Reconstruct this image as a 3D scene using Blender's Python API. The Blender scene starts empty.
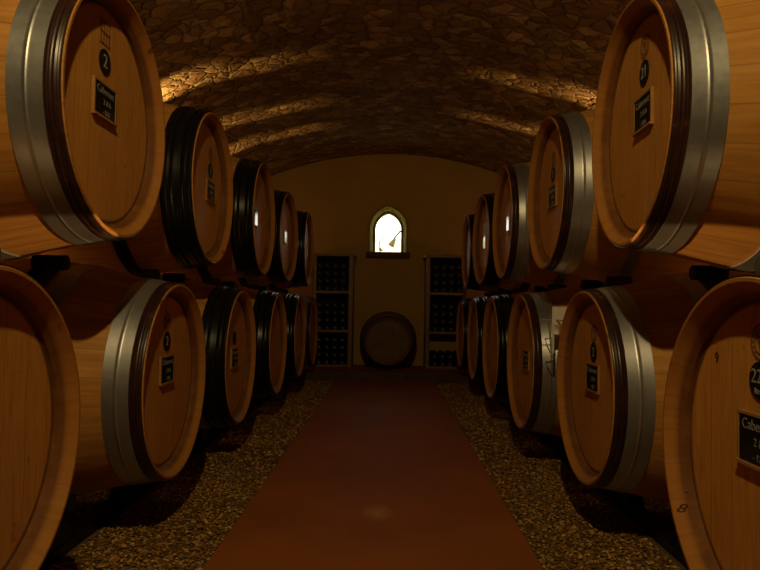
import bpy, bmesh, math, random
from mathutils import Vector, Matrix
random.seed(7)
PI = math.pi
R = 0.30                     # outer radius of a barrel head
EYE = 2.25 * R
LEN, BILGE, DEPTH = 3.2 * R, 0.245 * R, 0.13 * R
RC = 0.955 * R               # chime radius; RC + BILGE = 1.2 R at the bilge
scene = bpy.context.scene
COL = scene.collection

# ---------------------------------------------------------------- helpers
def link(o, parent=None):
    COL.objects.link(o)
    if parent is not None:
        o.parent = parent
    return o

def obj(name, bm, mat, parent=None, smooth=None, recalc=True):
    if recalc:
        bmesh.ops.recalc_face_normals(bm, faces=bm.faces)
    me = bpy.data.meshes.new(name)
    bm.to_mesh(me); bm.free()
    if mat is not None:
        for m in (mat if isinstance(mat, (list, tuple)) else [mat]):
            me.materials.append(m)
    if smooth is not None:
        me.shade_smooth()
        try:
            me.set_sharp_from_angle(angle=math.radians(smooth))
        except Exception:
            pass
    o = bpy.data.objects.new(name, me)
    return link(o, parent)

def thing(name, label, cat, loc=(0, 0, 0), rotz=0.0, group=None):
    o = bpy.data.objects.new(name, None)
    o.empty_display_size = 0.1
    link(o)
    o.location = loc; o.rotation_euler = (0, 0, rotz)
    tag(o, label, cat, group)
    return o

def tag(o, label, cat, group=None):
    o['label'] = label; o['category'] = cat
    if group: o['group'] = group
    return o

def struct(o):
    o['kind'] = 'structure'
    return o

def copy_tree(o, parent=None):
    c = o.copy(); COL.objects.link(c)
    if parent is not None: c.parent = parent
    for ch in list(o.children):
        copy_tree(ch, c)
    return c

def box(bm, x0, x1, y0, y1, z0, z1, mat=None, bevel=0.0):
    v = [bm.verts.new((x, y, z)) for x in (x0, x1) for y in (y0, y1) for z in (z0, z1)]
    fs = []
    for idx in ((0, 1, 3, 2), (4, 6, 7, 5), (0, 4, 5, 1), (2, 3, 7, 6), (0, 2, 6, 4), (1, 5, 7, 3)):
        fs.append(bm.faces.new([v[i] for i in idx]))
    if bevel > 0:
        es = list({e for f in fs for e in f.edges})
        bmesh.ops.bevel(bm, geom=es, offset=bevel, segments=2, profile=0.7, affect='EDGES')
    elif mat is not None:
        bmesh.ops.transform(bm, matrix=mat, verts=v)
    return v

def obox(bm, center, half, rot=None):
    M = Matrix.Translation(center) @ (rot.to_4x4() if rot is not None else Matrix.Identity(4))
    return box(bm, -half[0], half[0], -half[1], half[1], -half[2], half[2], mat=M)

def lathe_x(bm, prof, n=72, closed=False):
    """prof: list of (x, r); revolve round the X axis."""
    rings = []
    for x, r in prof:
        if r < 1e-6:
            rings.append([bm.verts.new((x, 0, 0))])
        else:
            rings.append([bm.verts.new((x, r * math.cos(2 * PI * k / n), r * math.sin(2 * PI * k / n))) for k in range(n)])
    m = len(rings)
    for i in range(m if closed else m - 1):
        a, b = rings[i], rings[(i + 1) % m]
        for k in range(n):
            k2 = (k + 1) % n
            if len(a) == 1 and len(b) == 1: continue
            if len(a) == 1: bm.faces.new((a[0], b[k], b[k2]))
            elif len(b) == 1: bm.faces.new((a[k], b[0], a[k2]))
            else: bm.faces.new((a[k], b[k], b[k2], a[k2]))

def rod(bm, p0, p1, r, n=12):
    p0, p1 = Vector(p0), Vector(p1)
    d = (p1 - p0).normalized()
    q = Vector((0, 0, 1)).rotation_difference(d)
    rr = [[], []]
    for i, p in enumerate((p0, p1)):
        for k in range(n):
            a = 2 * PI * k / n
            rr[i].append(bm.verts.new(p + q @ Vector((r * math.cos(a), r * math.sin(a), 0))))
    for k in range(n):
        k2 = (k + 1) % n
        bm.faces.new((rr[0][k], rr[0][k2], rr[1][k2], rr[1][k]))
    bm.faces.new(list(reversed(rr[0]))); bm.faces.new(rr[1])

def tube(bm, pts, r, n=8):
    pts = [Vector(p) for p in pts]
    rings = []
    for i, p in enumerate(pts):
        d = (pts[min(i + 1, len(pts) - 1)] - pts[max(i - 1, 0)]).normalized()
        up = Vector((0, 0, 1)) if abs(d.z) < 0.9 else Vector((1, 0, 0))
        a = d.cross(up).normalized(); b = d.cross(a).normalized()
        rings.append([bm.verts.new(p + a * r * math.cos(2 * PI * k / n) + b * r * math.sin(2 * PI * k / n)) for k in range(n)])
    for i in range(len(rings) - 1):
        for k in range(n):
            k2 = (k + 1) % n
            bm.faces.new((rings[i][k], rings[i][k2], rings[i + 1][k2], rings[i + 1][k]))
    bm.faces.new(rings[0]); bm.faces.new(list(reversed(rings[-1])))

# ---------------------------------------------------------------- materials
class NT:
    def __init__(self, name):
        self.m = bpy.data.materials.new(name); self.m.use_nodes = True
        self.t = self.m.node_tree; self.n = self.t.nodes
        self.b = next(x for x in self.n if x.type == 'BSDF_PRINCIPLED')
    def add(self, typ, **kw):
        x = self.n.new(typ)
        for k, v in kw.items():
            if k.startswith('i_'):
                x.inputs[k[2:].replace('_', ' ')].default_value = v
            else: setattr(x, k, v)
        return x
    def ln(self, a, b): self.t.links.new(a, b)
    def math(self, op, a, b=None, c=None):
        x = self.n.new('ShaderNodeMath'); x.operation = op
        for i, v in enumerate((a, b, c)):
            if v is None: continue
            if isinstance(v, (int, float)): x.inputs[i].default_value = v
            else: self.ln(v, x.inputs[i])
        return x.outputs[0]
    def ramp(self, fac, stops):
        x = self.n.new('ShaderNodeValToRGB')
        e = x.color_ramp.elements
        while len(e) < len(stops): e.new(0.5)
        for k, (p, c) in enumerate(stops):
            e[k].position = p; e[k].color = (*c, 1) if len(c) == 3 else c
        self.ln(fac, x.inputs[0])
        return x.outputs[0]
    def mix(self, fac, a, b, mode='MIX'):
        x = self.n.new('ShaderNodeMix'); x.data_type = 'RGBA'; x.blend_type = mode
        for s, v in ((0, fac), (6, a), (7, b)):
            if isinstance(v, (int, float)): x.inputs[s].default_value = v
            elif isinstance(v, tuple): x.inputs[s].default_value = (*v, 1)
            else: self.ln(v, x.inputs[s])
        return x.outputs[2]
    def noise(self, vec, scale, detail=3, rough=0.55, dist=0.0):
        x = self.n.new('ShaderNodeTexNoise')
        x.inputs['Scale'].default_value = scale; x.inputs['Detail'].default_value = detail
        x.inputs['Roughness'].default_value = rough; x.inputs['Distortion'].default_value = dist
        if vec is not None: self.ln(vec, x.inputs['Vector'])
        return x.outputs['Fac']
    def mapping(self, vec, scale=(1, 1, 1), loc=(0, 0, 0)):
        x = self.n.new('ShaderNodeMapping')
        x.inputs['Scale'].default_value = scale; x.inputs['Location'].default_value = loc
        self.ln(vec, x.inputs['Vector'])
        return x.outputs[0]
    def bump(self, h, strength=0.3, dist=0.01):
        x = self.n.new('ShaderNodeBump')
        x.inputs['Strength'].default_value = strength; x.inputs['Distance'].default_value = dist
        self.ln(h, x.inputs['Height']); self.ln(x.outputs[0], self.b.inputs['Normal'])
    def color(self, c):
        if isinstance(c, tuple): self.b.inputs['Base Color'].default_value = (*c, 1)
        else: self.ln(c, self.b.inputs['Base Color'])
    def set(self, rough=None, metal=None, spec=None):
        if rough is not None:
            if isinstance(rough, (int, float)): self.b.inputs['Roughness'].default_value = rough
            else: self.ln(rough, self.b.inputs['Roughness'])
        if metal is not None: self.b.inputs['Metallic'].default_value = metal
        if spec is not None: self.b.inputs['Specular IOR Level'].default_value = spec
        return self

def coords(m):
    tc = m.add('ShaderNodeTexCoord')
    oi = m.add('ShaderNodeObjectInfo')
    off = m.add('ShaderNodeVectorMath', operation='SCALE')
    comb = m.add('ShaderNodeCombineXYZ')
    m.ln(oi.outputs['Random'], comb.inputs[0]); m.ln(oi.outputs['Random'], comb.inputs[1]); m.ln(oi.outputs['Random'], comb.inputs[2])
    m.ln(comb.outputs[0], off.inputs[0]); off.inputs['Scale'].default_value = 37.0
    ad = m.add('ShaderNodeVectorMath', operation='ADD')
    m.ln(tc.outputs['Object'], ad.inputs[0]); m.ln(off.outputs[0], ad.inputs[1])
    return tc.outputs['Object'], ad.outputs[0], oi.outputs['Random']

OAK_A, OAK_B, OAK_C = (0.54, 0.255, 0.056), (0.64, 0.325, 0.082), (0.43, 0.19, 0.036)

def mat_stave():
    m = NT('oak_staves')
    o, v, rnd = coords(m)
    sp = m.add('ShaderNodeSeparateXYZ'); m.ln(o, sp.inputs[0])
    ang = m.math('ARCTAN2', sp.outputs[2], sp.outputs[1])
    u = m.math('ADD', m.math('MULTIPLY', ang, 26 / (2 * PI)), m.math('MULTIPLY', rnd, 13.0))
    fl = m.math('FLOOR', u); fr = m.math('FRACT', u)
    wn = m.add('ShaderNodeTexWhiteNoise', noise_dimensions='1D'); m.ln(fl, wn.inputs['W'])
    comb = m.add('ShaderNodeCombineXYZ')
    m.ln(m.math('MULTIPLY', sp.outputs[0], 2.5), comb.inputs[0]); m.ln(m.math('MULTIPLY', u, 2.0), comb.inputs[1]); m.ln(m.math('MULTIPLY', wn.outputs['Value'], 9.0), comb.inputs[2])
    g = m.noise(comb.outputs[0], 2.2, 5, 0.6, 0.4)
    base = m.ramp(g, [(0.3, OAK_C), (0.5, OAK_A), (0.7, OAK_B)])
    base = m.mix(m.math('MULTIPLY', wn.outputs['Value'], 0.22), base, (0.33, 0.165, 0.045))
    edge = m.math('MINIMUM', fr, m.math('SUBTRACT', 1.0, fr))
    seam = m.math('LESS_THAN', edge, 0.022)
    base = m.mix(m.math('MULTIPLY', seam, 0.3), base, (0.10, 0.045, 0.012))
    # wine / handling stains near the chime
    r = m.math('SQRT', m.math('ADD', m.math('POWER', sp.outputs[1], 2.0), m.math('POWER', sp.outputs[2], 2.0)))
    endg = m.math('MULTIPLY', m.math('GREATER_THAN', sp.outputs[0], -DEPTH - 0.001), m.math('LESS_THAN', r, 0.951 * R))
    base = m.mix(m.math('MULTIPLY', endg, 0.6), base, (0.34, 0.135, 0.026))      # end grain soaks darker
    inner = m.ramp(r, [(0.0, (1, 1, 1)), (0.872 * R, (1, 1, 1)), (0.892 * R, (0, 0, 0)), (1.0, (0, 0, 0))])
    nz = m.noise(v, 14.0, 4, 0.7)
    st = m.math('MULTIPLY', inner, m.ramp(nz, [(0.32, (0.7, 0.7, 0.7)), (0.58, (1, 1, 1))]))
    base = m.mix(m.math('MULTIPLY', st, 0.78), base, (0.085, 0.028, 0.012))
    front = m.math('GREATER_THAN', sp.outputs[0], -0.03 * R)
    sz = m.ramp(m.noise(v, 11.0, 2, 0.5), [(0.66, (0, 0, 0)), (0.70, (1, 1, 1))])
    base = m.mix(m.math('MULTIPLY', m.math('MULTIPLY', front, sz), 0.75), base, (0.13, 0.035, 0.015))
    m.color(base); m.set(0.55, 0, 0.22)
    m.bump(m.math('SUBTRACT', m.math('MULTIPLY', g, 0.25), m.math('MULTIPLY', seam, 0.5)), 0.2, 0.003)
    return m.m

def mat_head(stain=0.0):
    m = NT('oak_head')
    o, v, rnd = coords(m)
    sp = m.add('ShaderNodeSeparateXYZ'); m.ln(o, sp.inputs[0])
    u = m.math('ADD', m.math('MULTIPLY', sp.outputs[1], 1 / (0.235 * R)), m.math('MULTIPLY', rnd, 7.3))
    fl = m.math('FLOOR', u); fr = m.math('FRACT', u)
    wn = m.add('ShaderNodeTexWhiteNoise', noise_dimensions='1D'); m.ln(fl, wn.inputs['W'])
    comb = m.add('ShaderNodeCombineXYZ')
    m.ln(m.math('MULTIPLY', u, 4.2), comb.inputs[0]); m.ln(m.math('MULTIPLY', sp.outputs[2], 5.0), comb.inputs[1]); m.ln(m.math('MULTIPLY', wn.outputs['Value'], 11.0), comb.inputs[2])
    g = m.noise(comb.outputs[0], 2.0, 5, 0.6, 0.9)
    base = m.ramp(g, [(0.30, (0.46, 0.20, 0.038)), (0.5, (0.57, 0.265, 0.056)), (0.7, (0.66, 0.325, 0.078))])
    base = m.mix(m.math('MULTIPLY', wn.outputs['Value'], 0.22), base, (0.36, 0.17, 0.06))
    edge = m.math('MINIMUM', fr, m.math('SUBTRACT', 1.0, fr))
    seam = m.math('LESS_THAN', edge, 0.012)
    base = m.mix(m.math('MULTIPLY', seam, 0.5), base, (0.10, 0.05, 0.02))
    r = m.math('SQRT', m.math('ADD', m.math('POWER', sp.outputs[1], 2.0), m.math('POWER', sp.outputs[2], 2.0)))
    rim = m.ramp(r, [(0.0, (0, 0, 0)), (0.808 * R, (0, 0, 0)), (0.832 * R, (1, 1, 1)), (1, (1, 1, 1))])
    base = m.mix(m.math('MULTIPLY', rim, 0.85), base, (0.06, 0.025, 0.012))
    nz = m.ramp(m.noise(v, 16.0, 2, 0.5), [(0.70, (0, 0, 0)), (0.74, (1, 1, 1))])
    base = m.mix(m.math('MULTIPLY', nz, 0.35 + stain), base, (0.14, 0.045, 0.02))
    if stain:
        vo = m.add('ShaderNodeTexVoronoi', feature='F1'); vo.inputs['Scale'].default_value = 9.0
        m.ln(m.mapping(v, (1, 1, 0.6)), vo.inputs['Vector'])
        d = m.ramp(vo.outputs['Distance'], [(0.20, (1, 1, 1)), (0.30, (0, 0, 0))])
        base = m.mix(m.math('MULTIPLY', d, 0.7), base, (0.12, 0.025, 0.015))
    m.color(base); m.set(0.55, 0, 0.18)
    m.bump(m.math('SUBTRACT', m.math('MULTIPLY', g, 0.3), m.math('MULTIPLY', seam, 0.8)), 0.25, 0.003)
    return m.m

def mat_steel():
    m = NT('galvanised_steel')
    o, v, rnd = coords(m)
    n = m.noise(v, 9.0, 4, 0.6)
    n2 = m.noise(v, 60.0, 3, 0.6)
    base = m.ramp(n, [(0.3, (0.385, 0.395, 0.405)), (0.7, (0.54, 0.56, 0.575))])
    rust = m.ramp(m.noise(v, 22.0, 4, 0.7), [(0.66, (0, 0, 0)), (0.76, (1, 1, 1))])
    base = m.mix(m.math('MULTIPLY', rust, 0.4), base, (0.24, 0.13, 0.06))
    m.color(base)
    m.set(m.math('ADD', 0.34, m.math('MULTIPLY', n2, 0.14)), 0.85, 0.5)
    m.bump(n2, 0.06, 0.002)
    return m.m

def mat_black_hoop():
    m = NT('black_painted_hoop')
    o, v, rnd = coords(m)
    n = m.noise(v, 18.0, 4, 0.6)
    m.color(m.ramp(n, [(0.3, (0.006, 0.0055, 0.0055)), (0.75, (0.014, 0.012, 0.011))]))
    m.set(m.math('ADD', 0.24, m.math('MULTIPLY', n, 0.12)), 0.0, 0.28)
    m.bump(n, 0.08, 0.002)
    return m.m

def mat_brown_hoop():
    m = NT('wine_stained_hoop')
    o, v, rnd = coords(m)
    n = m.noise(v, 16.0, 4, 0.65)
    sp = m.ramp(n, [(0.35, (0.020, 0.009, 0.008)), (0.6, (0.045, 0.016, 0.010)), (0.72, (0.16, 0.05, 0.02))])
    m.color(sp); m.set(0.33, 0.0, 0.5)
    m.bump(n, 0.1, 0.002)
    return m.m

def simple(name, c, rough=0.5, metal=0.0, var=0.0, scale=20.0, spec=0.4, bump=0.0):
    m = NT(name)
    o, v, rnd = coords(m)
    if var > 0 or bump > 0:
        n = m.noise(v, scale, 4, 0.6)
        lo = tuple(x * (1 - var) for x in c); hi = tuple(min(1, x * (1 + var)) for x in c)
        m.color(m.ramp(n, [(0.3, lo), (0.7, hi)]))
        if bump: m.bump(n, bump, 0.004)
    else:
        m.color(c)
    m.set(rough, metal, spec)
    return m.m

def mat_vault():
    m = NT('vault_stone')
    tc = m.add('ShaderNodeTexCoord')
    v0 = tc.outputs['Object']
    nz = m.add('ShaderNodeTexNoise'); nz.inputs['Scale'].default_value = 9.0; nz.inputs['Detail'].default_value = 2
    m.ln(v0, nz.inputs['Vector'])
    mul = m.add('ShaderNodeVectorMath', operation='SCALE'); m.ln(nz.outputs['Color'], mul.inputs[0]); mul.inputs['Scale'].default_value = 0.12
    ad = m.add('ShaderNodeVectorMath', operation='ADD'); m.ln(v0, ad.inputs[0]); m.ln(mul.outputs[0], ad.inputs[1])
    vec = m.mapping(ad.outputs[0], (1.0, 1.15, 1.0))
    vo = m.add('ShaderNodeTexVoronoi', feature='DISTANCE_TO_EDGE'); vo.inputs['Scale'].default_value = 11.5
    m.ln(vec, vo.inputs['Vector'])
    vc = m.add('ShaderNodeTexVoronoi', feature='F1'); vc.inputs['Scale'].default_value = 11.5
    m.ln(vec, vc.inputs['Vector'])
    sc = m.add('ShaderNodeSeparateColor'); m.ln(vc.outputs['Color'], sc.inputs[0])
    fine = m.noise(v0, 26.0, 5, 0.65)
    base = m.ramp(sc.outputs[0], [(0.0, (0.22, 0.115, 0.035)), (0.5, (0.36, 0.21, 0.07)), (0.85, (0.50, 0.32, 0.12)), (1.0, (0.66, 0.45, 0.19))])
    base = m.mix(m.ramp(fine, [(0.35, (0, 0, 0)), (0.75, (0.6, 0.6, 0.6))]), base, (0.24, 0.14, 0.055))
    mort = m.ramp(vo.outputs['Distance'], [(0.02, (1, 1, 1)), (0.075, (0, 0, 0))])
    base = m.mix(m.math('MULTIPLY', mort, 0.25), base, (0.20, 0.115, 0.045))
    m.color(base); m.set(0.65, 0, 0.2)
    prof = m.ramp(vo.outputs['Distance'], [(0.0, (0, 0, 0)), (0.10, (0.8, 0.8, 0.8)), (0.4, (1, 1, 1))])
    tilt = m.math('MULTIPLY', m.math('ADD', sc.outputs[1], 0.3), prof)
    h = m.math('ADD', m.math('MULTIPLY', tilt, 1.0), m.math('MULTIPLY', fine, 0.45))
    m.bump(h, 1.0, 0.03)
    return m.m

def mat_path():
    m = NT('red_concrete')
    tc = m.add('ShaderNodeTexCoord'); v = tc.outputs['Object']
    n = m.noise(v, 2.2, 5, 0.6); n2 = m.noise(v, 35.0, 4, 0.6)
    base = m.ramp(n, [(0.3, (0.28, 0.086, 0.018)), (0.55, (0.36, 0.112, 0.024)), (0.75, (0.42, 0.142, 0.032))])
    base = m.mix(m.math('MULTIPLY', n2, 0.3), base, (0.19, 0.07, 0.02))
    # the window's reflection painted in as a pale patch in the middle of the walk
    sp = m.add('ShaderNodeSeparateXYZ'); m.ln(v, sp.inputs[0])
    dx = m.math('DIVIDE', m.math('ADD', sp.outputs[0], 0.03), 0.075)
    dy = m.math('DIVIDE', m.math('SUBTRACT', sp.outputs[1], 7.05 * R), 0.13)
    d = m.math('ADD', m.math('SQRT', m.math('ADD', m.math('POWER', dx, 2.0), m.math('POWER', dy, 2.0))), m.math('MULTIPLY', m.noise(v, 30, 3, 0.6), 0.5))
    glare = m.ramp(d, [(0.35, (1, 1, 1)), (1.25, (0, 0, 0))])
    base = m.mix(m.math('MULTIPLY', glare, 0.75), base, (0.50, 0.28, 0.09))
    m.color(base)
    m.set(m.math('ADD', 0.50, m.math('MULTIPLY', n, 0.25)), 0, 0.10)
    m.bump(m.math('ADD', n2, m.math('MULTIPLY', n, 0.5)), 0.15, 0.004)
    return m.m

def mat_gravel():
    m = NT('gravel_pebbles')
    geo = m.add('ShaderNodeNewGeometry')
    rp = geo.outputs['Random Per Island']
    m.color(m.ramp(rp, [(0.0, (0.13, 0.060, 0.014)), (0.4, (0.26, 0.130, 0.030)), (0.75, (0.40, 0.215, 0.055)), (1.0, (0.64, 0.41, 0.14))]))
    m.set(0.75, 0, 0.3)
    return m.m

M = dict(
    stave=mat_stave(), head=mat_head(), head_stained=mat_head(0.25), steel=mat_steel(), black=mat_black_hoop(), brown=mat_brown_hoop(),
    rack=simple('black_rack_steel', (0.006, 0.0055, 0.0055), 0.35, 0.0, 0.2, 30, 0.3),
    rubber=simple('black_roller', (0.01, 0.01, 0.01), 0.45, 0, 0.2, 30, 0.4),
    frame=simple('plaque_wood', (0.36, 0.19, 0.055), 0.5, 0, 0.15, 30),
    slate=simple('slate_board', (0.012, 0.013, 0.012), 0.10, 0, 0.3, 40, 0.5),
    chalk=simple('chalk', (0.24, 0.23, 0.19), 0.8),
    disc=simple('black_disc', (0.008, 0.008, 0.008), 0.5, 0, 0.3, 40),
    white=simple('white_ink', (0.32, 0.32, 0.28), 0.6),
    burn=simple('burnt_brand', (0.19, 0.088, 0.028), 0.7, 0, 0.4, 60),
    ink=simple('dark_ink', (0.06, 0.02, 0.012), 0.7),
    acrylic=simple('white_plaque_edge', (0.75, 0.74, 0.66), 0.3),
    card=simple('white_card', (0.72, 0.70, 0.62), 0.6, 0, 0.08, 20),
    wire=simple('pale_wire', (0.34, 0.31, 0.24), 0.4, 0.0),
    plaster=simple('ochre_plaster', (0.46, 0.275, 0.075), 0.9, 0, 0.07, 3.0, 0.2, 0.08),
    vault=mat_vault(), path=mat_path(), gravel=mat_gravel(),
    soil=simple('gravel_base', (0.13, 0.09, 0.04), 0.95, 0, 0.3, 40, 0.2, 0.4),
    rackwood=simple('dark_rack_wood', (0.20, 0.115, 0.045), 0.5, 0, 0.25, 12),
    sillwood=simple('dark_sill_wood', (0.10, 0.048, 0.015), 0.7, 0, 0.3, 12),
    winframe=simple('cream_window_paint', (0.24, 0.20, 0.05), 0.95, 0, 0.03, 10, 0.02),
    bottle=simple('dark_bottle_glass', (0.004, 0.005, 0.004), 0.3, 0, 0, 10, 0.2),
    old=simple('old_dark_oak', (0.17, 0.085, 0.035), 0.6, 0, 0.3, 10),
    iron=simple('dark_iron', (0.022, 0.019, 0.016), 0.7, 0.0, 0.2, 20, 0.2),
    zinc=simple('weathered_zinc', (0.22, 0.22, 0.15), 0.6, 0.0, 0.2, 20, 0.2),
    cream=simple('cream_render', (0.84, 0.82, 0.58), 0.9, 0, 0.05, 3),
    leaf=simple('vine_green', (0.10, 0.11, 0.03), 0.6, 0, 0.2, 10),
)

# ---------------------------------------------------------------- text and flat marks, facing +X
def text_bm(txt, size, x, y, z, spacing=1.0):
    cu = bpy.data.curves.new('t', 'FONT'); cu.body = txt; cu.size = size
    cu.align_x = 'CENTER'; cu.align_y = 'CENTER'; cu.extrude = 0.0004; cu.space_character = spacing
    o = bpy.data.objects.new('t', cu); COL.objects.link(o)
    dg = bpy.context.evaluated_depsgraph_get()
    me = bpy.data.meshes.new_from_object(o.evaluated_get(dg))
    bm = bmesh.new(); bm.from_mesh(me)
    # text x -> +Y, text y -> +Z, normal -> +X
    T = Matrix(((0, 0, 1, x), (1, 0, 0, y), (0, 1, 0, z), (0, 0, 0, 1)))
    bmesh.ops.transform(bm, matrix=T, verts=bm.verts)
    bpy.data.objects.remove(o); bpy.data.curves.remove(cu); bpy.data.meshes.remove(me)
    return bm

def merge(bm, other):
    me = bpy.data.meshes.new('tmp'); other.to_mesh(me); other.free()
    bm.from_mesh(me); bpy.data.meshes.remove(me)

def disc_bm(r, y, z, x0, x1, n=40):
    bm = bmesh.new(); lathe_x(bm, [(x0, 0), (x0, r), (x1, r), (x1, 0)], n)
    bmesh.ops.translate(bm, vec=(0, y, z), verts=bm.verts)
    return bm

def ring_add(bm, r0, r1, y, z, x0, x1, n=40):
    b = bmesh.new(); lathe_x(b, [(x0, r0), (x0, r1), (x1, r1), (x1, r0)], n, closed=True)
    bmesh.ops.translate(b, vec=(0, y, z), verts=b.verts)
    merge(bm, b)

# ---------------------------------------------------------------- barrels
def prof_r(x, sc=1.0):
    t = -x / LEN
    return RC + BILGE * max(0.0, math.sin(PI * min(1.0, max(0.0, t)))) ** 1.4

def band(x0, x1, th, ridges=(), n=6):
    """cross-section of a hoop hugging the stave profile between axial x0 and x1 (x0 > x1)."""
    out = []
    for i in range(n + 1):
        x = x0 + (x1 - x0) * i / n
        out.append((x, prof_r(x) + th))
    for rx, rh, rw in ridges:
        out += [(rx + rw, prof_r(rx + rw) + th), (rx + rw * 0.5, prof_r(rx) + th + rh), (rx - rw * 0.5, prof_r(rx) + th + rh), (rx - rw, prof_r(rx - rw) + th)]
    out.sort(key=lambda p: -p[0])
    inn = [(x, prof_r(x) - 0.002) for x, _ in (out[-1], out[len(out) // 2], out[0])]
    return out + inn

_hoops = {}
def hoop_mesh(kind):
    if kind in _hoops: return _hoops[kind]
    bm = bmesh.new()
    if kind == 'chime':
        lathe_x(bm, band(-0.010 * R, -0.115 * R, 0.010 * R, [(-0.040 * R, 0.006 * R, 0.018 * R), (-0.088 * R, 0.006 * R, 0.016 * R)], 4), 80, True)
    elif kind == 'wide':
        lathe_x(bm, band(-0.118 * R, -0.335 * R, 0.012 * R, [(-0.228 * R, 0.003 * R, 0.010 * R)], 5), 80, True)
    elif kind == 'mid':
        lathe_x(bm, band(-0.80 * R, -0.95 * R, 0.012 * R, [], 4), 80, True)
    elif kind == 'black_front':
        lathe_x(bm, band(-0.012 * R, -0.17 * R, 0.012 * R, [(-0.055 * R, 0.014 * R, 0.022 * R), (-0.12 * R, 0.014 * R, 0.022 * R)], 4), 80, True)
    elif kind == 'black_wide':
        lathe_x(bm, band(-0.171 * R, -0.36 * R, 0.016 * R, [(-0.24 * R, 0.010 * R, 0.02 * R), (-0.31 * R, 0.010 * R, 0.02 * R)], 5), 80, True)
    # the rear hoops are the same bands mirrored about mid-length
    bmesh.ops.recalc_face_normals(bm, faces=bm.faces)
    me = bpy.data.meshes.new('hoop'); bm.to_mesh(me)
    bm2 = bm.copy(); bm.free()
    for v in bm2.verts: v.co.x = -LEN - v.co.x
    bmesh.ops.reverse_faces(bm2, faces=bm2.faces)
    me2 = bpy.data.meshes.new('hoop'); bm2.to_mesh(me2); bm2.free()
    for q in (me, me2):
        q.shade_smooth(); q.set_sharp_from_angle(angle=math.radians(40))
    _hoops[kind] = (me, me2)
    return _hoops[kind]

def hoop(kind, mat, parent, end=0):
    me = hoop_mesh(kind)[end].copy()
    me.materials.clear(); me.materials.append(mat)
    o = bpy.data.objects.new('hoop', me)
    return link(o, parent)

def body_bm():
    bm = bmesh.new()
    p = [(-DEPTH, 0.848 * R), (-0.105 * R, 0.850 * R), (-0.008 * R, 0.925 * R), (0, 0.932 * R), (0, 0.950 * R), (-0.006 * R, RC)]
    for i in range(1, 24):
        x = -LEN * i / 24
        p.append((x, prof_r(x)))
    p += [(-LEN - q, r_) for q, r_ in reversed(p[:6])]
    inner = [(-LEN + DEPTH, 0.835 * R), (-LEN / 2, 1.08 * R), (-DEPTH, 0.835 * R)]
    lathe_x(bm, p + inner, 96, True)
    return bm

_body = {}
def shared(key, maker, mat, smooth=30):
    if key not in _body:
        o = obj(key, maker(), mat, None, smooth)
        _body[key] = o.data
        bpy.data.objects.remove(o)
    return _body[key]

def part(name, mesh, parent):
    return link(bpy.data.objects.new(name, mesh), parent)

def head_bm(front=True):
    bm = bmesh.new()
    if front: lathe_x(bm, [(-DEPTH, 0), (-DEPTH, 0.830 * R), (-DEPTH - 0.012 * R, 0.847 * R), (-DEPTH - 0.07 * R, 0.847 * R), (-DEPTH - 0.07 * R, 0)], 72)
    else: lathe_x(bm, [(-LEN + DEPTH, 0), (-LEN + DEPTH, 0.846 * R), (-LEN + DEPTH + 0.07 * R, 0.846 * R), (-LEN + DEPTH + 0.07 * R, 0)], 48)
    return bm

def plaque(root, y, z, lines, w=0.36 * R, h=0.25 * R):
    x0 = -DEPTH + 0.0005
    bm = bmesh.new(); f = 0.016 * R
    xx = x0 + 0.022 * R
    box(bm, x0, x0 + 0.010 * R, y - w / 2, y + w / 2, z - h / 2, z + h / 2)            # back board
    box(bm, x0, xx, y - w / 2, y + w / 2, z + h / 2, z + h / 2 + f)                    # rails
    box(bm, x0, xx + 0.012 * R, y - w / 2 - f, y + w / 2 + f, z - h / 2 - f, z - h / 2) # bottom ledge
    box(bm, x0, xx, y - w / 2 - f, y - w / 2, z - h / 2, z + h / 2 + f)
    box(bm, x0, xx, y + w / 2, y + w / 2 + f, z - h / 2, z + h / 2 + f)
    pl = obj('plaque', bm, M['frame'], root)
    bm = bmesh.new(); box(bm, x0 + 0.0105 * R, x0 + 0.018 * R, y - w / 2 + 0.001, y + w / 2 - 0.001, z - h / 2 + 0.001, z + h / 2 - 0.001)
    obj('slate', bm, M['slate'], pl)
    if lines:
        bm = bmesh.new()
        for txt, size, dy, dz in lines:
            merge(bm, text_bm(txt, size, x0 + 0.0185 * R, y + dy, z + dz))
        wr = obj('writing', bm, M['chalk'], pl)
    return pl

def number_disc(root, y, z, txt, sub=None, r=0.098 * R, size=0.13 * R):
    x0 = -DEPTH + 0.0004
    d = obj('number_disc', disc_bm(r, y, z, x0, x0 + 0.008 * R), M['disc'], root)
    if txt:
        bm = text_bm(txt, size, x0 + 0.009 * R, y, z + (0.018 * R if sub else 0))
        if sub: merge(bm, text_bm(sub, 0.045 * R, x0 + 0.009 * R, y, z - 0.058 * R))
        obj('numeral', bm, M['white'], d)
    return d

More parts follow.
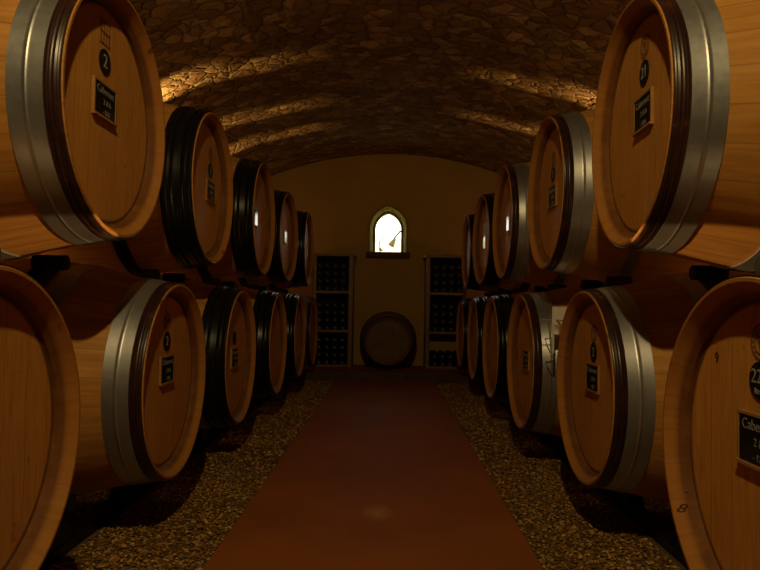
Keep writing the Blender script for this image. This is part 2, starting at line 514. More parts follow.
def brand(root, y, z, square=False, r=0.095 * R):
    x0 = -DEPTH + 0.0003; x1 = x0 + 0.003 * R
    bm = bmesh.new()
    if square:
        for i in range(4):
            yy = y + (i - 1.5) * 0.05 * R
            box(bm, x0, x1, yy - 0.009 * R, yy + 0.009 * R, z - 0.09 * R, z + 0.09 * R)
        for dz in (-0.09, 0.0, 0.09):
            box(bm, x0, x1, y - 0.09 * R, y + 0.09 * R, z + dz * R - 0.006 * R, z + dz * R + 0.006 * R)
    else:
        ring_add(bm, r * 0.88, r, y, z, x0, x1)
        ring_add(bm, r * 0.58, r * 0.66, y, z, x0, x1)
        for k in range(16):
            a = 2 * PI * k / 16
            ring_add(bm, 0, r * 0.055, y + r * 0.77 * math.cos(a), z + r * 0.77 * math.sin(a), x0, x1, 8)
        # small grape cluster
        for row, cnt in enumerate((4, 3, 2, 1)):
            for c in range(cnt):
                ring_add(bm, 0, r * 0.085, y + (c - (cnt - 1) / 2) * r * 0.2, z + r * (0.28 - row * 0.2), x0, x1, 10)
    return obj('brand_mark', bm, M['burn'], root)

def make_barrel(style, label, loc, rotz, group, stained=False):
    t = thing('wine_barrel', label, 'barrel', loc, rotz, group)
    zc = RC + BILGE
    hold = []
    hold.append(part('staves', shared('staves', body_bm, M['stave']), t))
    hold.append(part('head', shared('head_stained' if stained else 'head', head_bm, M['head_stained' if stained else 'head']), t))
    hold.append(part('head', shared('rear_head', lambda: head_bm(False), M['head']), t))
    for end in (0, 1):
        if style == 'black':
            hold.append(hoop('black_front', M['black'], t, end)); hold.append(hoop('black_wide', M['black'], t, end))
            hold.append(hoop('mid', M['black'], t, end))
        else:
            hold.append(hoop('chime', M['brown'], t, end)); hold.append(hoop('wide', M['steel'], t, end))
            hold.append(hoop('mid', M['steel'], t, end))
    return t

def finish(t):
    """raise every direct part so that the Empty sits under the bilge at the barrel's mid length"""
    for ch in t.children:
        ch.location = (LEN / 2, 0, RC + BILGE)

GU, GL = 'barrels on the upper tier', 'barrels on the lower tier'
S = 3.05
ZU, ZL = EYE + 1.45 * R, EYE - 0.78 * R
YU = [S * (1.64 + k) * R for k in range(5)]
YL = [S * (1.09 + k) * R for k in range(6)]
DY = {('L','U',0): 0.05, ('R','U',0): 0.08, ('L','U',1): 0.22, ('R','U',1): 0.22, ('L','D',1): 0.14, ('R','D',1): 0.22}     # small irregularities of the stacking
DX = {('L','U',0): -0.01, ('R','U',0): -0.02, ('L','U',1): 0.04, ('R','U',1): 0.04, ('L','D',1): 0.02, ('R','D',1): 0.035, ('R','D',0): -0.045}
DR = {('R','U',0): -2.2, ('L','U',3): -2.6, ('R','U',3): 2.6}
XUL = [2.11, 2.20, 2.146, 2.177, 2.136]; XLL = [2.06, 2.098, 2.148, 2.134, 2.135, 2.168]
XUL = [v + 0.022 for v in XUL]; XLL = [v - 0.018 for v in XLL]
XUR = [1.88, 1.915, 1.91, 1.96, 2.01]; XLR = [1.828, 1.882, 1.86, 1.906, 1.957, 1.987]
XUR = [v - 0.022 for v in XUR]; XLR = [v + 0.018 for v in XLR]

def place(side, tier, k, style, label, stained=False):
    xs = {('L', 'U'): XUL, ('L', 'D'): XLL, ('R', 'U'): XUR, ('R', 'D'): XLR}[(side, tier)]
    sx = -1 if side == 'L' else 1
    y = (YU if tier == 'U' else YL)[k] + DY.get((side, tier, k), 0.04) * R; z = (ZU if tier == 'U' else ZL) - (RC + BILGE)
    x = sx * ((xs[k] + DX.get((side, tier, k), 0)) * R + LEN / 2)
    t = make_barrel(style, label, (x, y, z), (0 if side == 'L' else PI) + math.radians(DR.get((side, tier, k), 0)), GU if tier == 'U' else GL, stained)
    return t

# local +Y runs away from the camera on the left, towards the camera on the right
B = {}
spec = [
 ('L','U',0,'steel','big oak barrel with bright steel hoop and square slate plaque, front of left upper row'),
 ('L','U',1,'black','oak barrel with black hoops and slate plaque, second from front in left upper row'),
 ('L','U',2,'black','black-hooped oak barrel third from front in left upper row, plaque shining white'),
 ('L','U',3,'black','narrow-looking black-hooped barrel fourth from front in left upper row, small white glint'),
 ('L','U',4,'black','farthest black-hooped barrel of left upper row, nearest the left bottle rack'),
 ('L','D',0,'steel','oak barrel cut off by left edge of photo, front of left lower row'),
 ('L','D',1,'steel','oak barrel with steel hoop standing on gravel, second in left lower row'),
 ('L','D',2,'black','black-hooped oak barrel with slate plaque, third from front in left lower row'),
 ('L','D',3,'black','black-hooped barrel fourth from front in left lower row, low above the gravel'),
 ('L','D',4,'black','black-hooped barrel fifth from front in left lower row, just before the last one'),
 ('L','D',5,'steel','last barrel of left lower row with steel hoop, beside left bottle rack'),
 ('R','U',0,'steel','big oak barrel with wide steel hoop and tilted slate plaque, front of right upper row'),
 ('R','U',1,'steel','steel-hooped oak barrel with round brand and plaque, second in right upper row'),
 ('R','U',2,'steel','steel-hooped barrel third from front in right upper row, thin bright plaque'),
 ('R','U',3,'black','dark-hooped barrel fourth from front in right upper row, small white glint'),
 ('R','U',4,'black','farthest dark-hooped barrel of right upper row, nearest the right bottle rack'),
 ('R','D',0,'steel','oak barrel with big number disc, cut off by right edge, front of right lower row'),
 ('R','D',1,'steel','oak barrel with steel hoop and slate plaque on gravel, second in right lower row'),
 ('R','D',2,'steel','barrel head spotted with wine-red stains, third in right lower row beside white card'),
 ('R','D',3,'black','black-hooped barrel fourth from front in right lower row, behind the stained one'),
 ('R','D',4,'black','black-hooped barrel fifth from front in right lower row, just before the last one'),
 ('R','D',5,'black','last black-hooped barrel of right lower row, beside right bottle rack'),
]
for side, tier, k, style, label in spec:
    B[(side, tier, k)] = place(side, tier, k, style, label, stained=(side, tier, k) == ('R', 'D', 2))

cab = [('Cabernet', 0.078 * R, 0, 0.075 * R), ('2 & b', 0.062 * R, 0.03 * R, -0.01 * R), ('- 1225', 0.05 * R, 0.02 * R, -0.088 * R)]
def dress(key, y, pz, dz, bz, txt, square=False, sub=None, size=0.13 * R, w=0.36 * R):
    """plaque, number disc and brand; y is the offset along the row, away from the camera"""
    t = B[key]; yy = y * R * (1 if key[0] == 'L' else -1)
    if pz is not None: plaque(t, yy, pz * R, cab if w > 0.3 * R else None, w)
    if dz is not None: number_disc(t, yy, dz * R, txt, sub, size=size)
    if bz is not None: brand(t, yy, bz * R, square)
    return t
dress(('L','U',0), -0.08, 0.09, 0.405, 0.63, '2', square=True, size=0.15 * R)
dress(('L','U',1), 0.20, 0.0, 0.28, 0.49, '2')
dress(('L','U',2), -0.22, -0.02, None, None, '', w=0.24 * R)
dress(('L','U',3), 0.10, 0.0, None, None, '', w=0.24 * R)
dress(('L','D',1), -0.02, 0.10, 0.38, 0.57, '2')
dress(('L','D',2), 0.0, -0.02, 0.26, None, '')
dress(('R','U',0), -0.08, 0.085, 0.40, 0.61, '21')
dress(('R','U',1), 0.0, -0.035, 0.25, 0.45, '2')
dress(('R','U',2), 0.0, -0.02, None, None, '', w=0.24 * R)
dress(('R','U',3), 0.1, -0.05, None, None, '', w=0.24 * R)
dress(('R','D',1), 0.0, 0.085, 0.34, 0.53, '2')
dress(('R','D',2), 0.05, 0.02, None, None, '')
t = dress(('R','D',0), 0.045, 0.105, 0.42, 0.62, '225', sub='litres', size=0.105 * R)
# the crayon marks on the front-right barrel
bm = text_bm('8', 0.075*R, 0.0, -0.765*R, -0.46*R)
merge(bm, text_bm('-', 0.05*R, 0.0, -0.785*R, -0.36*R))
for v in bm.verts:      # the mark lies on the sloping chamfer
    rr_ = math.hypot(v.co.y, v.co.z)
    v.co.x = 0.0008 - 0.008 * R - max(0.0, 0.925 * R - rr_) * (0.097 / 0.075) + v.co.x
obj('crayon_mark', bm, M['ink'], t)
obj('crayon_mark', text_bm('9', 0.09*R, -DEPTH + 0.0006, -0.5*R, 0.50*R), M['ink'], t)
for t in B.values(): finish(t)

# ---------------------------------------------------------------- barrel racks (one welded rack per side)
def barrel_rack(side):
    sx = -1 if side == 'L' else 1
    xs = 2.13 if side == 'L' else 1.92
    AX = (0.80 * R, 2.40 * R)
    t = thing('barrel_rack', 'black steel rack with roller cradles carrying the two tiers of barrels on the %s' % ('left' if side == 'L' else 'right'),
              'rack', (sx * (xs * R + LEN / 2), 0, 0))
    def X(a, base=xs): return sx * (base * R + a) - t.location.x
    y0, y1 = YL[0] - 0.95 * R, YL[-1] + 0.95 * R
    for a in AX:
        bm = bmesh.new(); box(bm, X(a) - 0.09 * R, X(a) + 0.09 * R, y0, y1, 0.001, 0.085 * R)
        obj('floor_rail', bm, M['rack'], t)
    def cradle(y, zc, top, xb, yp=None):
        for a in AX:
            r = max(prof_r(-a + 0.16 * R), prof_r(-a - 0.16 * R)) + 0.015 * R
            rad = (0.065 if top else 0.085) * R
            for s in (-1, 1):
                an = math.radians(24 if top else 36)
                py, pz = y + s * (r + rad + 0.02 * R) * math.sin(an), zc - (r + rad + 0.02 * R) * math.cos(an)
                bm = bmesh.new(); rod(bm, (X(a, xb) - 0.14 * R, py, pz), (X(a, xb) + 0.14 * R, py, pz), rad, 16)
                obj('roller', bm, M['rubber'], t, 40)
                bm = bmesh.new()
                if top:
                    p0 = Vector((X(a, xb), yp, zc - r - 0.33 * R)); p1 = Vector((X(a, xb), py, pz - rad * 0.2))
                    d = p1 - p0; ang = math.atan2(d.z, d.y)
                    obox(bm, (p0 + p1) / 2, (0.06 * R, d.length / 2, 0.065 * R), Matrix.Rotation(ang, 3, 'X'))
                    obj('cradle_arm', bm, M['rack'], t)
                else:
                    # wedge block from floor rail up to the roller
                    w = 0.07 * R
                    zz = pz - 0.02 * R
                    pts = [(py + s * 0.22 * R, 0.08 * R), (py - s * 0.20 * R, 0.08 * R), (py - s * 0.05 * R, zz), (py + s * 0.08 * R, zz)]
                    va = [bm.verts.new((X(a, xb) - w, q[0], q[1])) for q in pts]; vb = [bm.verts.new((X(a, xb) + w, q[0], q[1])) for q in pts]
                    bm.faces.new(va); bm.faces.new(vb)
                    for i in range(4): bm.faces.new((va[i], va[(i + 1) % 4], vb[(i + 1) % 4], vb[i]))
                    obj('cradle_block', bm, M['rack'], t)
        if top:
            for a in AX:
                r = prof_r(-a)
                bm = bmesh.new(); box(bm, X(a) - 0.085 * R, X(a) + 0.085 * R, yp - 0.085 * R, yp + 0.085 * R, 0.08 * R, zc - r - 0.24 * R)
                obj('post', bm, M['rack'], t)
            bm = bmesh.new(); rod(bm, (X(AX[0]), yp, zc - prof_r(-LEN / 2) - 0.16 * R), (X(AX[1]), yp, zc - prof_r(-LEN / 2) - 0.16 * R), 0.05 * R, 10)
            obj('cross_bar', bm, M['rack'], t, 40)
    XU = XUL if side == 'L' else XUR; XL = XLL if side == 'L' else XLR
    for k in range(5): cradle(YU[k] + DY.get((side, 'U', k), 0.04) * R, ZU, True, xs, YU[k] + 0.04 * R)
    for k in range(6): cradle(YL[k] + DY.get((side, 'D', k), 0.04) * R, ZL, False, xs)
    return t
barrel_rack('L'); barrel_rack('R')

# white card in a wire clip beside the third lower barrel on the right
t = thing('card_holder', 'small white card in a wire clip hanging between second and third lower right barrels', 'card',
          (1.86 * R, 7.95 * R, EYE - 0.10 * R))
cz = -0.0
def px(x, y, Y): return Vector(((x - 390) * Y * R / 650, Y * R, EYE - (y - 305) * Y * R / 650))
YC = 7.95
def P(x, y, dy=0): return px(x - 0.6, y - 3, YC) + Vector((0, dy, 0)) - Vector(t.location)
bm = bmesh.new(); a, b = P(554, 307), P(567, 325)
box(bm, a.x, b.x, -0.002, 0.002, b.z, a.z); obj('card', bm, M['card'], t)
bm = bmesh.new(); a, b = P(553, 307), P(555, 353)
box(bm, a.x - 0.001, b.x, 0.003, 0.006, b.z, a.z); obj('strip', bm, M['card'], t)
bm = bmesh.new()
tube(bm, [P(541, 320, 0.01), P(556, 320, 0.008), Vector((2.16 * R, 7.46 * R, EYE - 0.16 * R)) - Vector(t.location)], 0.0028)
tube(bm, [P(554, 338, 0.008), P(546, 339, 0.008), P(548, 345, 0.008), P(551, 352, 0.008), P(555, 353, 0.008)], 0.0028)
obj('wire_clip', bm, M['wire'], t, 40)

# ---------------------------------------------------------------- room shell
YW = 21.4 * R; YB = -6.0 * R; XW = 5.95 * R
KB = 21.4 / 23.5
PZ = 0.28 * R                # height of the step along the back wall
VA, VR = EYE + 5.0 * R, 10.65 * R
def vz(x): return VA - (VR - math.sqrt(VR * VR - x * x))

bm = bmesh.new()
box(bm, -XW, XW, YB, YW, -0.12, -0.004)
struct(obj('floor', bm, M['soil']))
# concrete walk: a low slab with eased edges
bm = bmesh.new()
box(bm, -1.53 * R, 1.35 * R, YB, 19.2 * R, -0.1, 0.006, bevel=0.004)
struct(obj('concrete_path', bm, M['path']))
bm = bmesh.new(); box(bm, -XW + .001, XW - .001, 19.2 * R, 19.4 * R, -0.05, 0.285 * R, bevel=0.006)
struct(obj('trim_1', bm, M['sillwood']))
bm = bmesh.new(); box(bm, -XW + .001, XW - .001, 19.4 * R, YW, -0.05, 0.28 * R)
struct(obj('floor.001', bm, M['path']))

# vault shell
NX, NY = 60, 80
bm = bmesh.new(); g = []
for j in range(NY + 1):
    y = YB + (YW - YB) * j / NY
    g.append([bm.verts.new((-XW + 2 * XW * i / NX, y, vz(-XW + 2 * XW * i / NX))) for i in range(NX + 1)])
for j in range(NY):
    for i in range(NX):
        bm.faces.new((g[j][i], g[j + 1][i], g[j + 1][i + 1], g[j][i + 1]))
o = obj('ceiling', bm, M['vault'], None, 60, recalc=False)
sd = o.modifiers.new('thick', 'SOLIDIFY'); sd.thickness = 0.15; sd.offset = -1
struct(o)
for nm, s in (('wall_left', -1), ('wall_right', 1)):
    bm = bmesh.new(); x0, x1 = sorted((s * XW, s * (XW + 0.2)))
    box(bm, x0, x1, YB, YW, -0.12, vz(XW) + 0.1)
    struct(obj(nm, bm, M['plaster']))

# arches
def arch(w, zs, h, zb, n=14):
    c = (h * h - w * w) / (2 * w); rr = w + c
    a1 = math.acos(c / rr)
    pts = [(-w, zb), (w, zb)]
    for i in range(n + 1):
        a = a1 * i / n
        pts.append((-c + rr * math.cos(a), zs + rr * math.sin(a)))
    for i in range(n - 1, -1, -1):
        a = a1 * i / n
        pts.append((c - rr * math.cos(a), zs + rr * math.sin(a)))
    return [(x + WX, z) for x, z in pts]
RK = R * KB
WX = -0.085 * R
ZS = EYE + 2.78 * RK; ZSILL = EYE + 1.916 * RK
WO = arch(0.705 * RK, ZS, 0.85 * RK, ZSILL)
WM = arch(0.60 * RK, ZS, 0.735 * RK, ZSILL)
WI = arch(0.47 * RK, ZS, 0.585 * RK, ZSILL)

def wall_with_hole(y0, y1, hole):
    bm = bmesh.new()
    outer = [(-XW - 0.2, -0.12), (XW + 0.2, -0.12), (XW + 0.2, vz(XW) + 0.1), (XW, vz(XW) + 0.03)]
    for i in range(1, 40):
        x = XW - 2 * XW * i / 40; outer.append((x, vz(x) + 0.03))
    outer += [(-XW, vz(XW) + 0.03), (-XW - 0.2, vz(XW) + 0.1)]
    loops = []
    for y in (y0, y1):
        es = []
        lv = []
        for poly in (outer, hole):
            vs = [bm.verts.new((x, y, z)) for x, z in poly]; lv.append(vs)
            for i in range(len(vs)): es.append(bm.edges.new((vs[i], vs[(i + 1) % len(vs)])))
        bmesh.ops.triangle_fill(bm, use_beauty=True, use_dissolve=False, edges=es)
        loops.append(lv)
    for k in (0, 1):
        a, b = loops[0][k], loops[1][k]
        for i in range(len(a)):
            j = (i + 1) % len(a); bm.faces.new((a[i], a[j], b[j], b[i]))
    return bm
struct(obj('wall_back', wall_with_hole(YW, YW + 0.24, WO), M['plaster']))
bm = bmesh.new(); box(bm, -XW - 0.2, XW + 0.2, YB - 0.2, YB, -0.12, VA + 0.2)
struct(obj('wall_front', bm, M['plaster']))

def ring_poly(bm, A, Bp, y0, y1):
    q = []
    for poly in (A, Bp):
        for y in (y0, y1):
            q.append([bm.verts.new((x, y, z)) for x, z in poly])
    n = len(A)
    for a, b in ((q[0], q[2]), (q[0], q[1]), (q[2], q[3]), (q[1], q[3])):
        for i in range(n):
            j = (i + 1) % n; bm.faces.new((a[i], a[j], b[j], b[i]))
win = bpy.data.objects.new('window_1', None); link(win); struct(win); win.location = (0, YW, ZSILL)
def wpart(name, bm, mat, smooth=None):
    for v in bm.verts: v.co -= Vector(win.location)
    return obj(name, bm, mat, win, smooth)
bm = bmesh.new()
def frustum(bm, loops):
    """loops: list of (poly, y) swept into one closed tube"""
    vs_ = [[bm.verts.new((x, y, z)) for x, z in poly] for poly, y in loops]
    m_ = len(vs_); n_ = len(vs_[0])
    for k in range(m_):
        a, b = vs_[k], vs_[(k + 1) % m_]
        for i in range(n_):
            j = (i + 1) % n_; bm.faces.new((a[i], a[j], b[j], b[i]))
W1 = arch(0.665 * RK, ZS, 0.805 * RK, ZSILL); W2 = arch(0.645 * RK, ZS, 0.785 * RK, ZSILL)
W3 = arch(0.545 * RK, ZS, 0.665 * RK, ZSILL); W4 = arch(0.500 * RK, ZS, 0.615 * RK, ZSILL)
frustum(bm, [(WO, YW + 0.01), (WO, YW - 0.05 * RK), (W1, YW - 0.06 * RK), (W2, YW - 0.02 * RK), (W3, YW + 0.42 * RK), (W4, YW + 0.40 * RK), (WI, YW + 0.46 * RK), (WI, YW + 0.56 * RK), (WO, YW + 0.56 * RK)])
wpart('window_frame', bm, M['winframe'], 30)
gm = NT('window_glass'); gl = gm.add('ShaderNodeBsdfGlossy'); gl.inputs['Roughness'].default_value = 0.02
tr = gm.add('ShaderNodeBsdfTransparent'); mx = gm.add('ShaderNodeMixShader'); mx.inputs[0].default_value = 0.05
gm.ln(tr.outputs[0], mx.inputs[1]); gm.ln(gl.outputs[0], mx.inputs[2])
gm.ln(mx.outputs[0], next(x for x in gm.n if x.type == 'OUTPUT_MATERIAL').inputs[0])
bm = bmesh.new()
va = [bm.verts.new((x, YW + 0.51 * RK, z)) for x, z in WI]; vb = [bm.verts.new((x, YW + 0.525 * RK, z)) for x, z in WI]
bm.faces.new(va); bm.faces.new(list(reversed(vb)))
for i in range(len(va)): bm.faces.new((va[i], va[(i + 1) % len(va)], vb[(i + 1) % len(va)], vb[i]))
wpart('pane', bm, gm.m)
bm = bmesh.new(); box(bm, WX - 0.80 * RK, WX + 0.80 * RK, YW - 0.16 * RK, YW + 0.58 * RK, ZSILL - 0.21 * RK, ZSILL, bevel=0.006)
wpart('window_sill', bm, M['sillwood'])
bm = bmesh.new()
for s, z in ((-1, 2.56), (1, 2.72)):
    rod(bm, (WX + s * 0.49 * RK, YW + 0.33 * RK, EYE + z * RK), (WX + s * 0.49 * RK, YW + 0.42 * RK, EYE + z * RK), 0.03 * RK)
wpart('window_latch', bm, M['iron'], 40)

# outside the window: garden wall, spotlight on an arm, vine tendril
YO = 23.4
def Q(x, y, Y=YO): return px(x - 1, y, Y)
t = thing('outdoor_spotlight', 'dark conical spotlight on a slanted arm outside the arched window', 'lamp', Q(402, 229))
L0 = Vector(t.location)
bm = bmesh.new(); rod(bm, Q(394.5, 238) - L0, Q(401, 230) - L0, 0.035 * R); obj('arm', bm, M['zinc'], t, 40)
bm = bmesh.new(); p0, p1 = Q(391, 246) - L0, Q(395.5, 238) - L0
d = (p1 - p0); q = Vector((0, 0, 1)).rotation_difference(d.normalized())
n = 20; lv = []
for f, r in ((0, 0.11), (0.15, 0.12), (0.55, 0.085), (1, 0.04)):
    lv.append([bm.verts.new(p0 + d * f + q @ Vector((r * R * math.cos(2 * PI * k / n), r * R * math.sin(2 * PI * k / n), 0))) for k in range(n)])
for i in range(3):
    for k in range(n): bm.faces.new((lv[i][k], lv[i][(k + 1) % n], lv[i + 1][(k + 1) % n], lv[i + 1][k]))
bm.faces.new(lv[0]); bm.faces.new(lv[-1]); obj('lamp_shade', bm, M['zinc'], t, 40)
t = thing('vine', 'thin curling vine tendril with a dark leaf outside the arched window', 'plant', (Q(380.5, 252).x, Q(380.5, 252).y, -0.3))
L0 = Vector(t.location)
bm = bmesh.new(); tube(bm, [Vector((0, 0, 0)), Vector((0.01, 0, 0.5))] + [Q(x, y) - L0 for x, y in ((380.5, 252), (379.5, 247), (379.7, 242), (381.5, 238), (385, 236), (390, 235.5))], 0.018 * R); obj('stem', bm, M['leaf'], t, 40)
bm = bmesh.new()
c = [Q(379.5, 247.5) - L0, Q(381, 247.8) - L0, Q(384, 251) - L0, Q(380.5, 251) - L0]
top = [bm.verts.new(v) for v in c]; bot = [bm.verts.new(v + Vector((0, 0.006, 0))) for v in c]
bm.faces.new(top); bm.faces.new(list(reversed(bot)))
for i in range(4): bm.faces.new((top[i], top[(i + 1) % 4], bot[(i + 1) % 4], bot[i]))
obj('leaf', bm, M['leaf'], t)
bm = bmesh.new(); box(bm, -5 * R, 5 * R, 31 * R, 32 * R, -0.3, EYE + (305 - 238) / 650 * 31 * R)
tag(obj('garden_wall', bm, M['cream']), 'pale cream garden wall outside, low in the arched window', 'wall')
bm = bmesh.new(); box(bm, -8 * R, 8 * R, YW + 0.245, 40 * R, -0.32, -0.3)
struct(obj('outdoor_ground', bm, M['cream']))

# ---------------------------------------------------------------- end barrel
sc = 0.60
sr = 0.74
t = thing('wine_barrel', 'small dark old barrel facing forward against back wall under the window', 'barrel', ((389 - 390) / 650 * 20 * R, YW - 0.012 - LEN * sc / 2, PZ + 0.002), -PI / 2)
part('staves', shared('old_staves', body_bm, M['old']), t)
part('head', shared('old_head', head_bm, M['old']), t)
part('head', shared('old_rear_head', lambda: head_bm(False), M['old']), t)
for end in (0, 1):
    hoop('chime', M['iron'], t, end); hoop('wide', M['iron'], t, end); hoop('mid', M['iron'], t, end)
brand(t, 0, 0.1 * R, r=0.3 * R)
finish(t)
for ch in t.children:
    ch.location = (ch.location.x * sc, 0, ch.location.z * sr); ch.scale = (sc, sr, sr)

# ---------------------------------------------------------------- bottle racks by the back wall
bmb = bmesh.new()
def bottle_mesh():
    rb = 0.128 * RK; L = 0.97 * RK
    prof = [(0.012 * RK, 0), (0.012 * RK, rb * 0.35), (0.0, rb * 0.75), (0.0, rb * 0.88), (-0.02 * RK, rb), (-0.60 * RK, rb), (-0.70 * RK, rb * 0.75), (-0.76 * RK, rb * 0.42), (-0.93 * RK, rb * 0.37), (-0.935 * RK, rb * 0.45), (-L, rb * 0.45), (-L, 0)]
    prof[0] = (-0.03 * RK, 0); prof[1] = (-0.022 * RK, rb * 0.35)
    bm = bmesh.new(); lathe_x(bm, prof, 20)
    bmesh.ops.rotate(bm, cent=(0, 0, 0), matrix=Matrix.Rotation(-PI / 2, 3, 'Z'), verts=bm.verts)   # base faces -Y
    return bm
bproto = obj('wine_bottle', bottle_mesh(), M['bottle'], None, 40)
first = [True]
def bottle(x, y, z, label, group):
    if first[0]:
        o = bproto; first[0] = False
    else:
        o = bproto.copy(); COL.objects.link(o)
    o.location = (x, y, z)
    tag(o, label, 'bottle', group)

YF = 22.35 * RK
for side, x0, x1 in (('left', -2.68, -1.28), ('right', 1.24, 2.64)):
    t = thing('bottle_rack', 'tall dark wooden wine bottle rack against back wall, %s of the small barrel' % side, 'rack', ((x0 + x1) / 2 * RK, (YF + YW) / 2, PZ + 0.002))
    L0 = Vector(t.location)
    def bx(name, a, b, c, d, e, f, mat=M['rackwood']):
        bm = bmesh.new(); box(bm, a - L0.x, b - L0.x, c - L0.y, d - L0.y, e - L0.z, f - L0.z, bevel=0.003); return obj(name, bm, mat, t)
    X0, X1 = x0 * RK, x1 * RK; yb = YW - 0.01
    topz = EYE + 1.66 * RK
    th = 0.14 * RK
    bx('side_panel', X0, X0 + th, YF, yb, PZ + 0.002, topz); bx('side_panel', X1 - th, X1, YF, yb, PZ + 0.002, topz)
    bx('top_board', X0 - 0.06 * RK, X1 + 0.06 * RK, YF - 0.05 * RK, yb, topz, topz + 0.09 * RK)
    shelves = [PZ + 0.05 * RK, EYE - 0.92 * RK, EYE + 0.42 * RK]
    for z in shelves: bx('shelf', X0 + th, X1 - th, YF, yb, z - 0.045 * RK, z + 0.045 * RK)
    step = 0.262 * RK
    for ci, (z, nm) in enumerate(zip(shelves, ('bottom', 'middle', 'top'))):
        rows = 2 if (side == 'right' and nm == 'bottom') else 4
        for r_ in range(rows):
            for c_ in range(4):
                bx_ = (X0 + X1) / 2 + (c_ - 1.5) * step
                bottle(bx_, YF + 0.06 * RK + random.uniform(0, 0.04) * RK, z + 0.047 * RK + 0.13 * RK + r_ * 0.2585 * RK,
                       'dark wine bottle lying in the %s compartment of the %s bottle rack' % (nm, side), 'bottles in the %s compartment of the %s rack' % (nm, side))

# ---------------------------------------------------------------- gravel
RAILS = {-1: (2.13 + 0.80, 2.13 + 2.40), 1: (1.92 + 0.80, 1.92 + 2.40)}
def gravel():
    verts, faces = [], []
    ico = [(0, 0, 1), (1, 0, 0.1), (0.3, 0.95, 0), (-0.8, 0.6, 0.15), (-0.8, -0.6, -0.05), (0.3, -0.95, 0.1), (0, 0, -1)]
    tri = [(0, 1, 2), (0, 2, 3), (0, 3, 4), (0, 4, 5), (0, 5, 1), (6, 2, 1), (6, 3, 2), (6, 4, 3), (6, 5, 4), (6, 1, 5)]
    def stone(x, y, s):
        a = random.uniform(0, 2 * PI); ca, sa = math.cos(a), math.sin(a)
        ex, ey, ez = s * random.uniform(.8, 1.3), s * random.uniform(.6, 1.0), s * random.uniform(.4, .7)
        z = random.uniform(-0.004, 0.002)
        tx, ty = random.uniform(-.35, .35), random.uniform(-.35, .35)
        b = len(verts)
        for vx, vy, vz_ in ico:
            px_, py_, pz_ = vx * ex * random.uniform(.85, 1.15), vy * ey * random.uniform(.85, 1.15), vz_ * ez
            pz_ += tx * px_ + ty * py_
            verts.append((x + px_ * ca - py_ * sa, y + px_ * sa + py_ * ca, z + pz_ * 1.0))
        for f in tri: faces.append((f[0] + b, f[1] + b, f[2] + b))
    for s, xa, xb in ((-1, 1.55 * R, 4.3 * R), (1, 1.37 * R, 4.1 * R)):
        y = 4.2 * R
        while y < 19.15 * R:
            d = 0.0098 if y < 9 * R else 0.015
            x = xa
            while x < xb:
                if not any(abs(x - q * R) < 0.17 * R for q in RAILS[s]): stone(s * (x + random.uniform(0, d)), y + random.uniform(-d, d) * 0.6, random.uniform(0.0035, 0.0075) * (1 if d < .012 else 1.45))
                x += d
            y += d
    me = bpy.data.meshes.new('gravel'); me.from_pydata(verts, [], faces); me.update()
    me.materials.append(M['gravel'])
    o = bpy.data.objects.new('gravel', me); link(o)
    o['kind'] = 'stuff'
    return tag(o, 'tan pea gravel spread under the barrels beside the red path', 'gravel')
gravel()

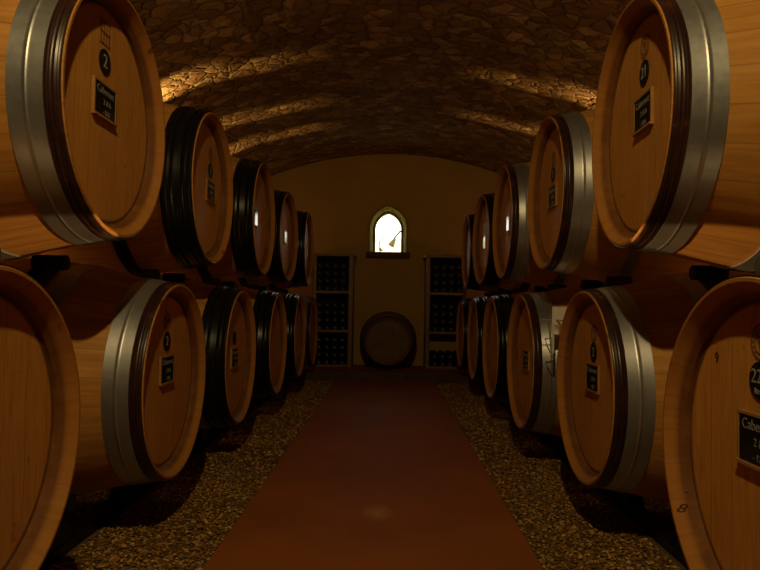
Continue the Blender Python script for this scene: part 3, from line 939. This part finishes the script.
# ---------------------------------------------------------------- light
def lamp(name, typ, loc, energy, color, size=0.1, target=None, **kw):
    l = bpy.data.lights.new(name, typ); l.energy = energy; l.color = color
    if typ in ('POINT', 'SPOT'): l.shadow_soft_size = size
    if typ == 'AREA': l.size = size
    for k, v in kw.items(): setattr(l, k, v)
    o = bpy.data.objects.new(name, l); link(o); o.location = loc
    if target is not None:
        o.rotation_euler = (Vector(target) - Vector(loc)).to_track_quat('-Z', 'Y').to_euler()
    return o
WARM = (1.0, 0.62, 0.24)
KEY = (1.0, 0.71, 0.30)
lamp('ceiling_spot', 'SPOT', (-0.2 * R, 0.2 * R, EYE + 4.7 * R), 56, KEY, 0.025, (0, 5.8 * R, EYE), spot_size=math.radians(104), spot_blend=0.35)
for s, ys in ((-1, (12.6, 15.5, 17.5)), (1, (13.4, 16.3))):
    for y in ys:
        # a narrow uplight grazing across the vault and a wider one on its haunch
        lamp('wall_uplight', 'SPOT', (s * 5.7 * R, y * R, EYE + 2.75 * R), 34, WARM, 0.012, (s * 2.9 * R, y * R, EYE + 4.55 * R), spot_size=math.radians(15), spot_blend=1.0)
        lamp('wall_uplight', 'SPOT', (s * 5.7 * R, y * R, EYE + 2.75 * R), 60 if y < 14 else 26, WARM, 0.012, (s * 4.75 * R, (y - 0.2) * R, EYE + 3.85 * R), spot_size=math.radians(32), spot_blend=0.7)
    for k in range(5):
        lamp('ambient_fill', 'POINT', (s * 5.62 * R, (S * (2.14 + k) + 0.04) * R, EYE + 0.6 * R), 1.7, WARM, 0.04)  # unseen fill lights added to lift the ambient light on the vault

    # a lamp low on the wall throws a beam between the lower barrels onto the opposite row
    lamp('low_wall_beam', 'SPOT', (s * 5.6 * R, (S * 1.59 - 0.1) * R, EYE - 0.30 * R), 210, WARM, 0.008, (-s * 2.35 * R, 4.75 * R, EYE + 0.36 * R), spot_size=math.radians(4.6), spot_blend=0.1)
    for k in range(4):
        lamp('low_wall_light', 'POINT', (s * 5.6 * R, (S * (1.59 + k) - 0.12) * R, EYE - 0.35 * R), 1.5, WARM, 0.02)

w = bpy.data.worlds.new('World'); scene.world = w; w.use_nodes = True
bg = w.node_tree.nodes['Background']; bg.inputs[0].default_value = (1.0, 0.98, 0.86, 1); bg.inputs[1].default_value = 3.6

# ---------------------------------------------------------------- camera
cam = bpy.data.cameras.new('camera'); cam.lens = 650 / 760 * 36; cam.sensor_width = 36
cam.clip_start = 0.02; cam.clip_end = 100
co = bpy.data.objects.new('camera', cam); link(co)
co.location = (0, 0, EYE)
co.rotation_euler = (Matrix.Rotation(math.atan(10 / 650), 3, 'Z') @ Matrix.Rotation(math.radians(90) + math.atan(20 / 650), 3, 'X') @ Matrix.Rotation(math.radians(0.95), 3, 'Z')).to_euler()   # held a degree off level
scene.camera = co

vs = scene.view_settings
vs.view_transform = 'Standard'; vs.look = 'None'; vs.gamma = 1.0; vs.use_curve_mapping = False
vs.exposure = 0.0
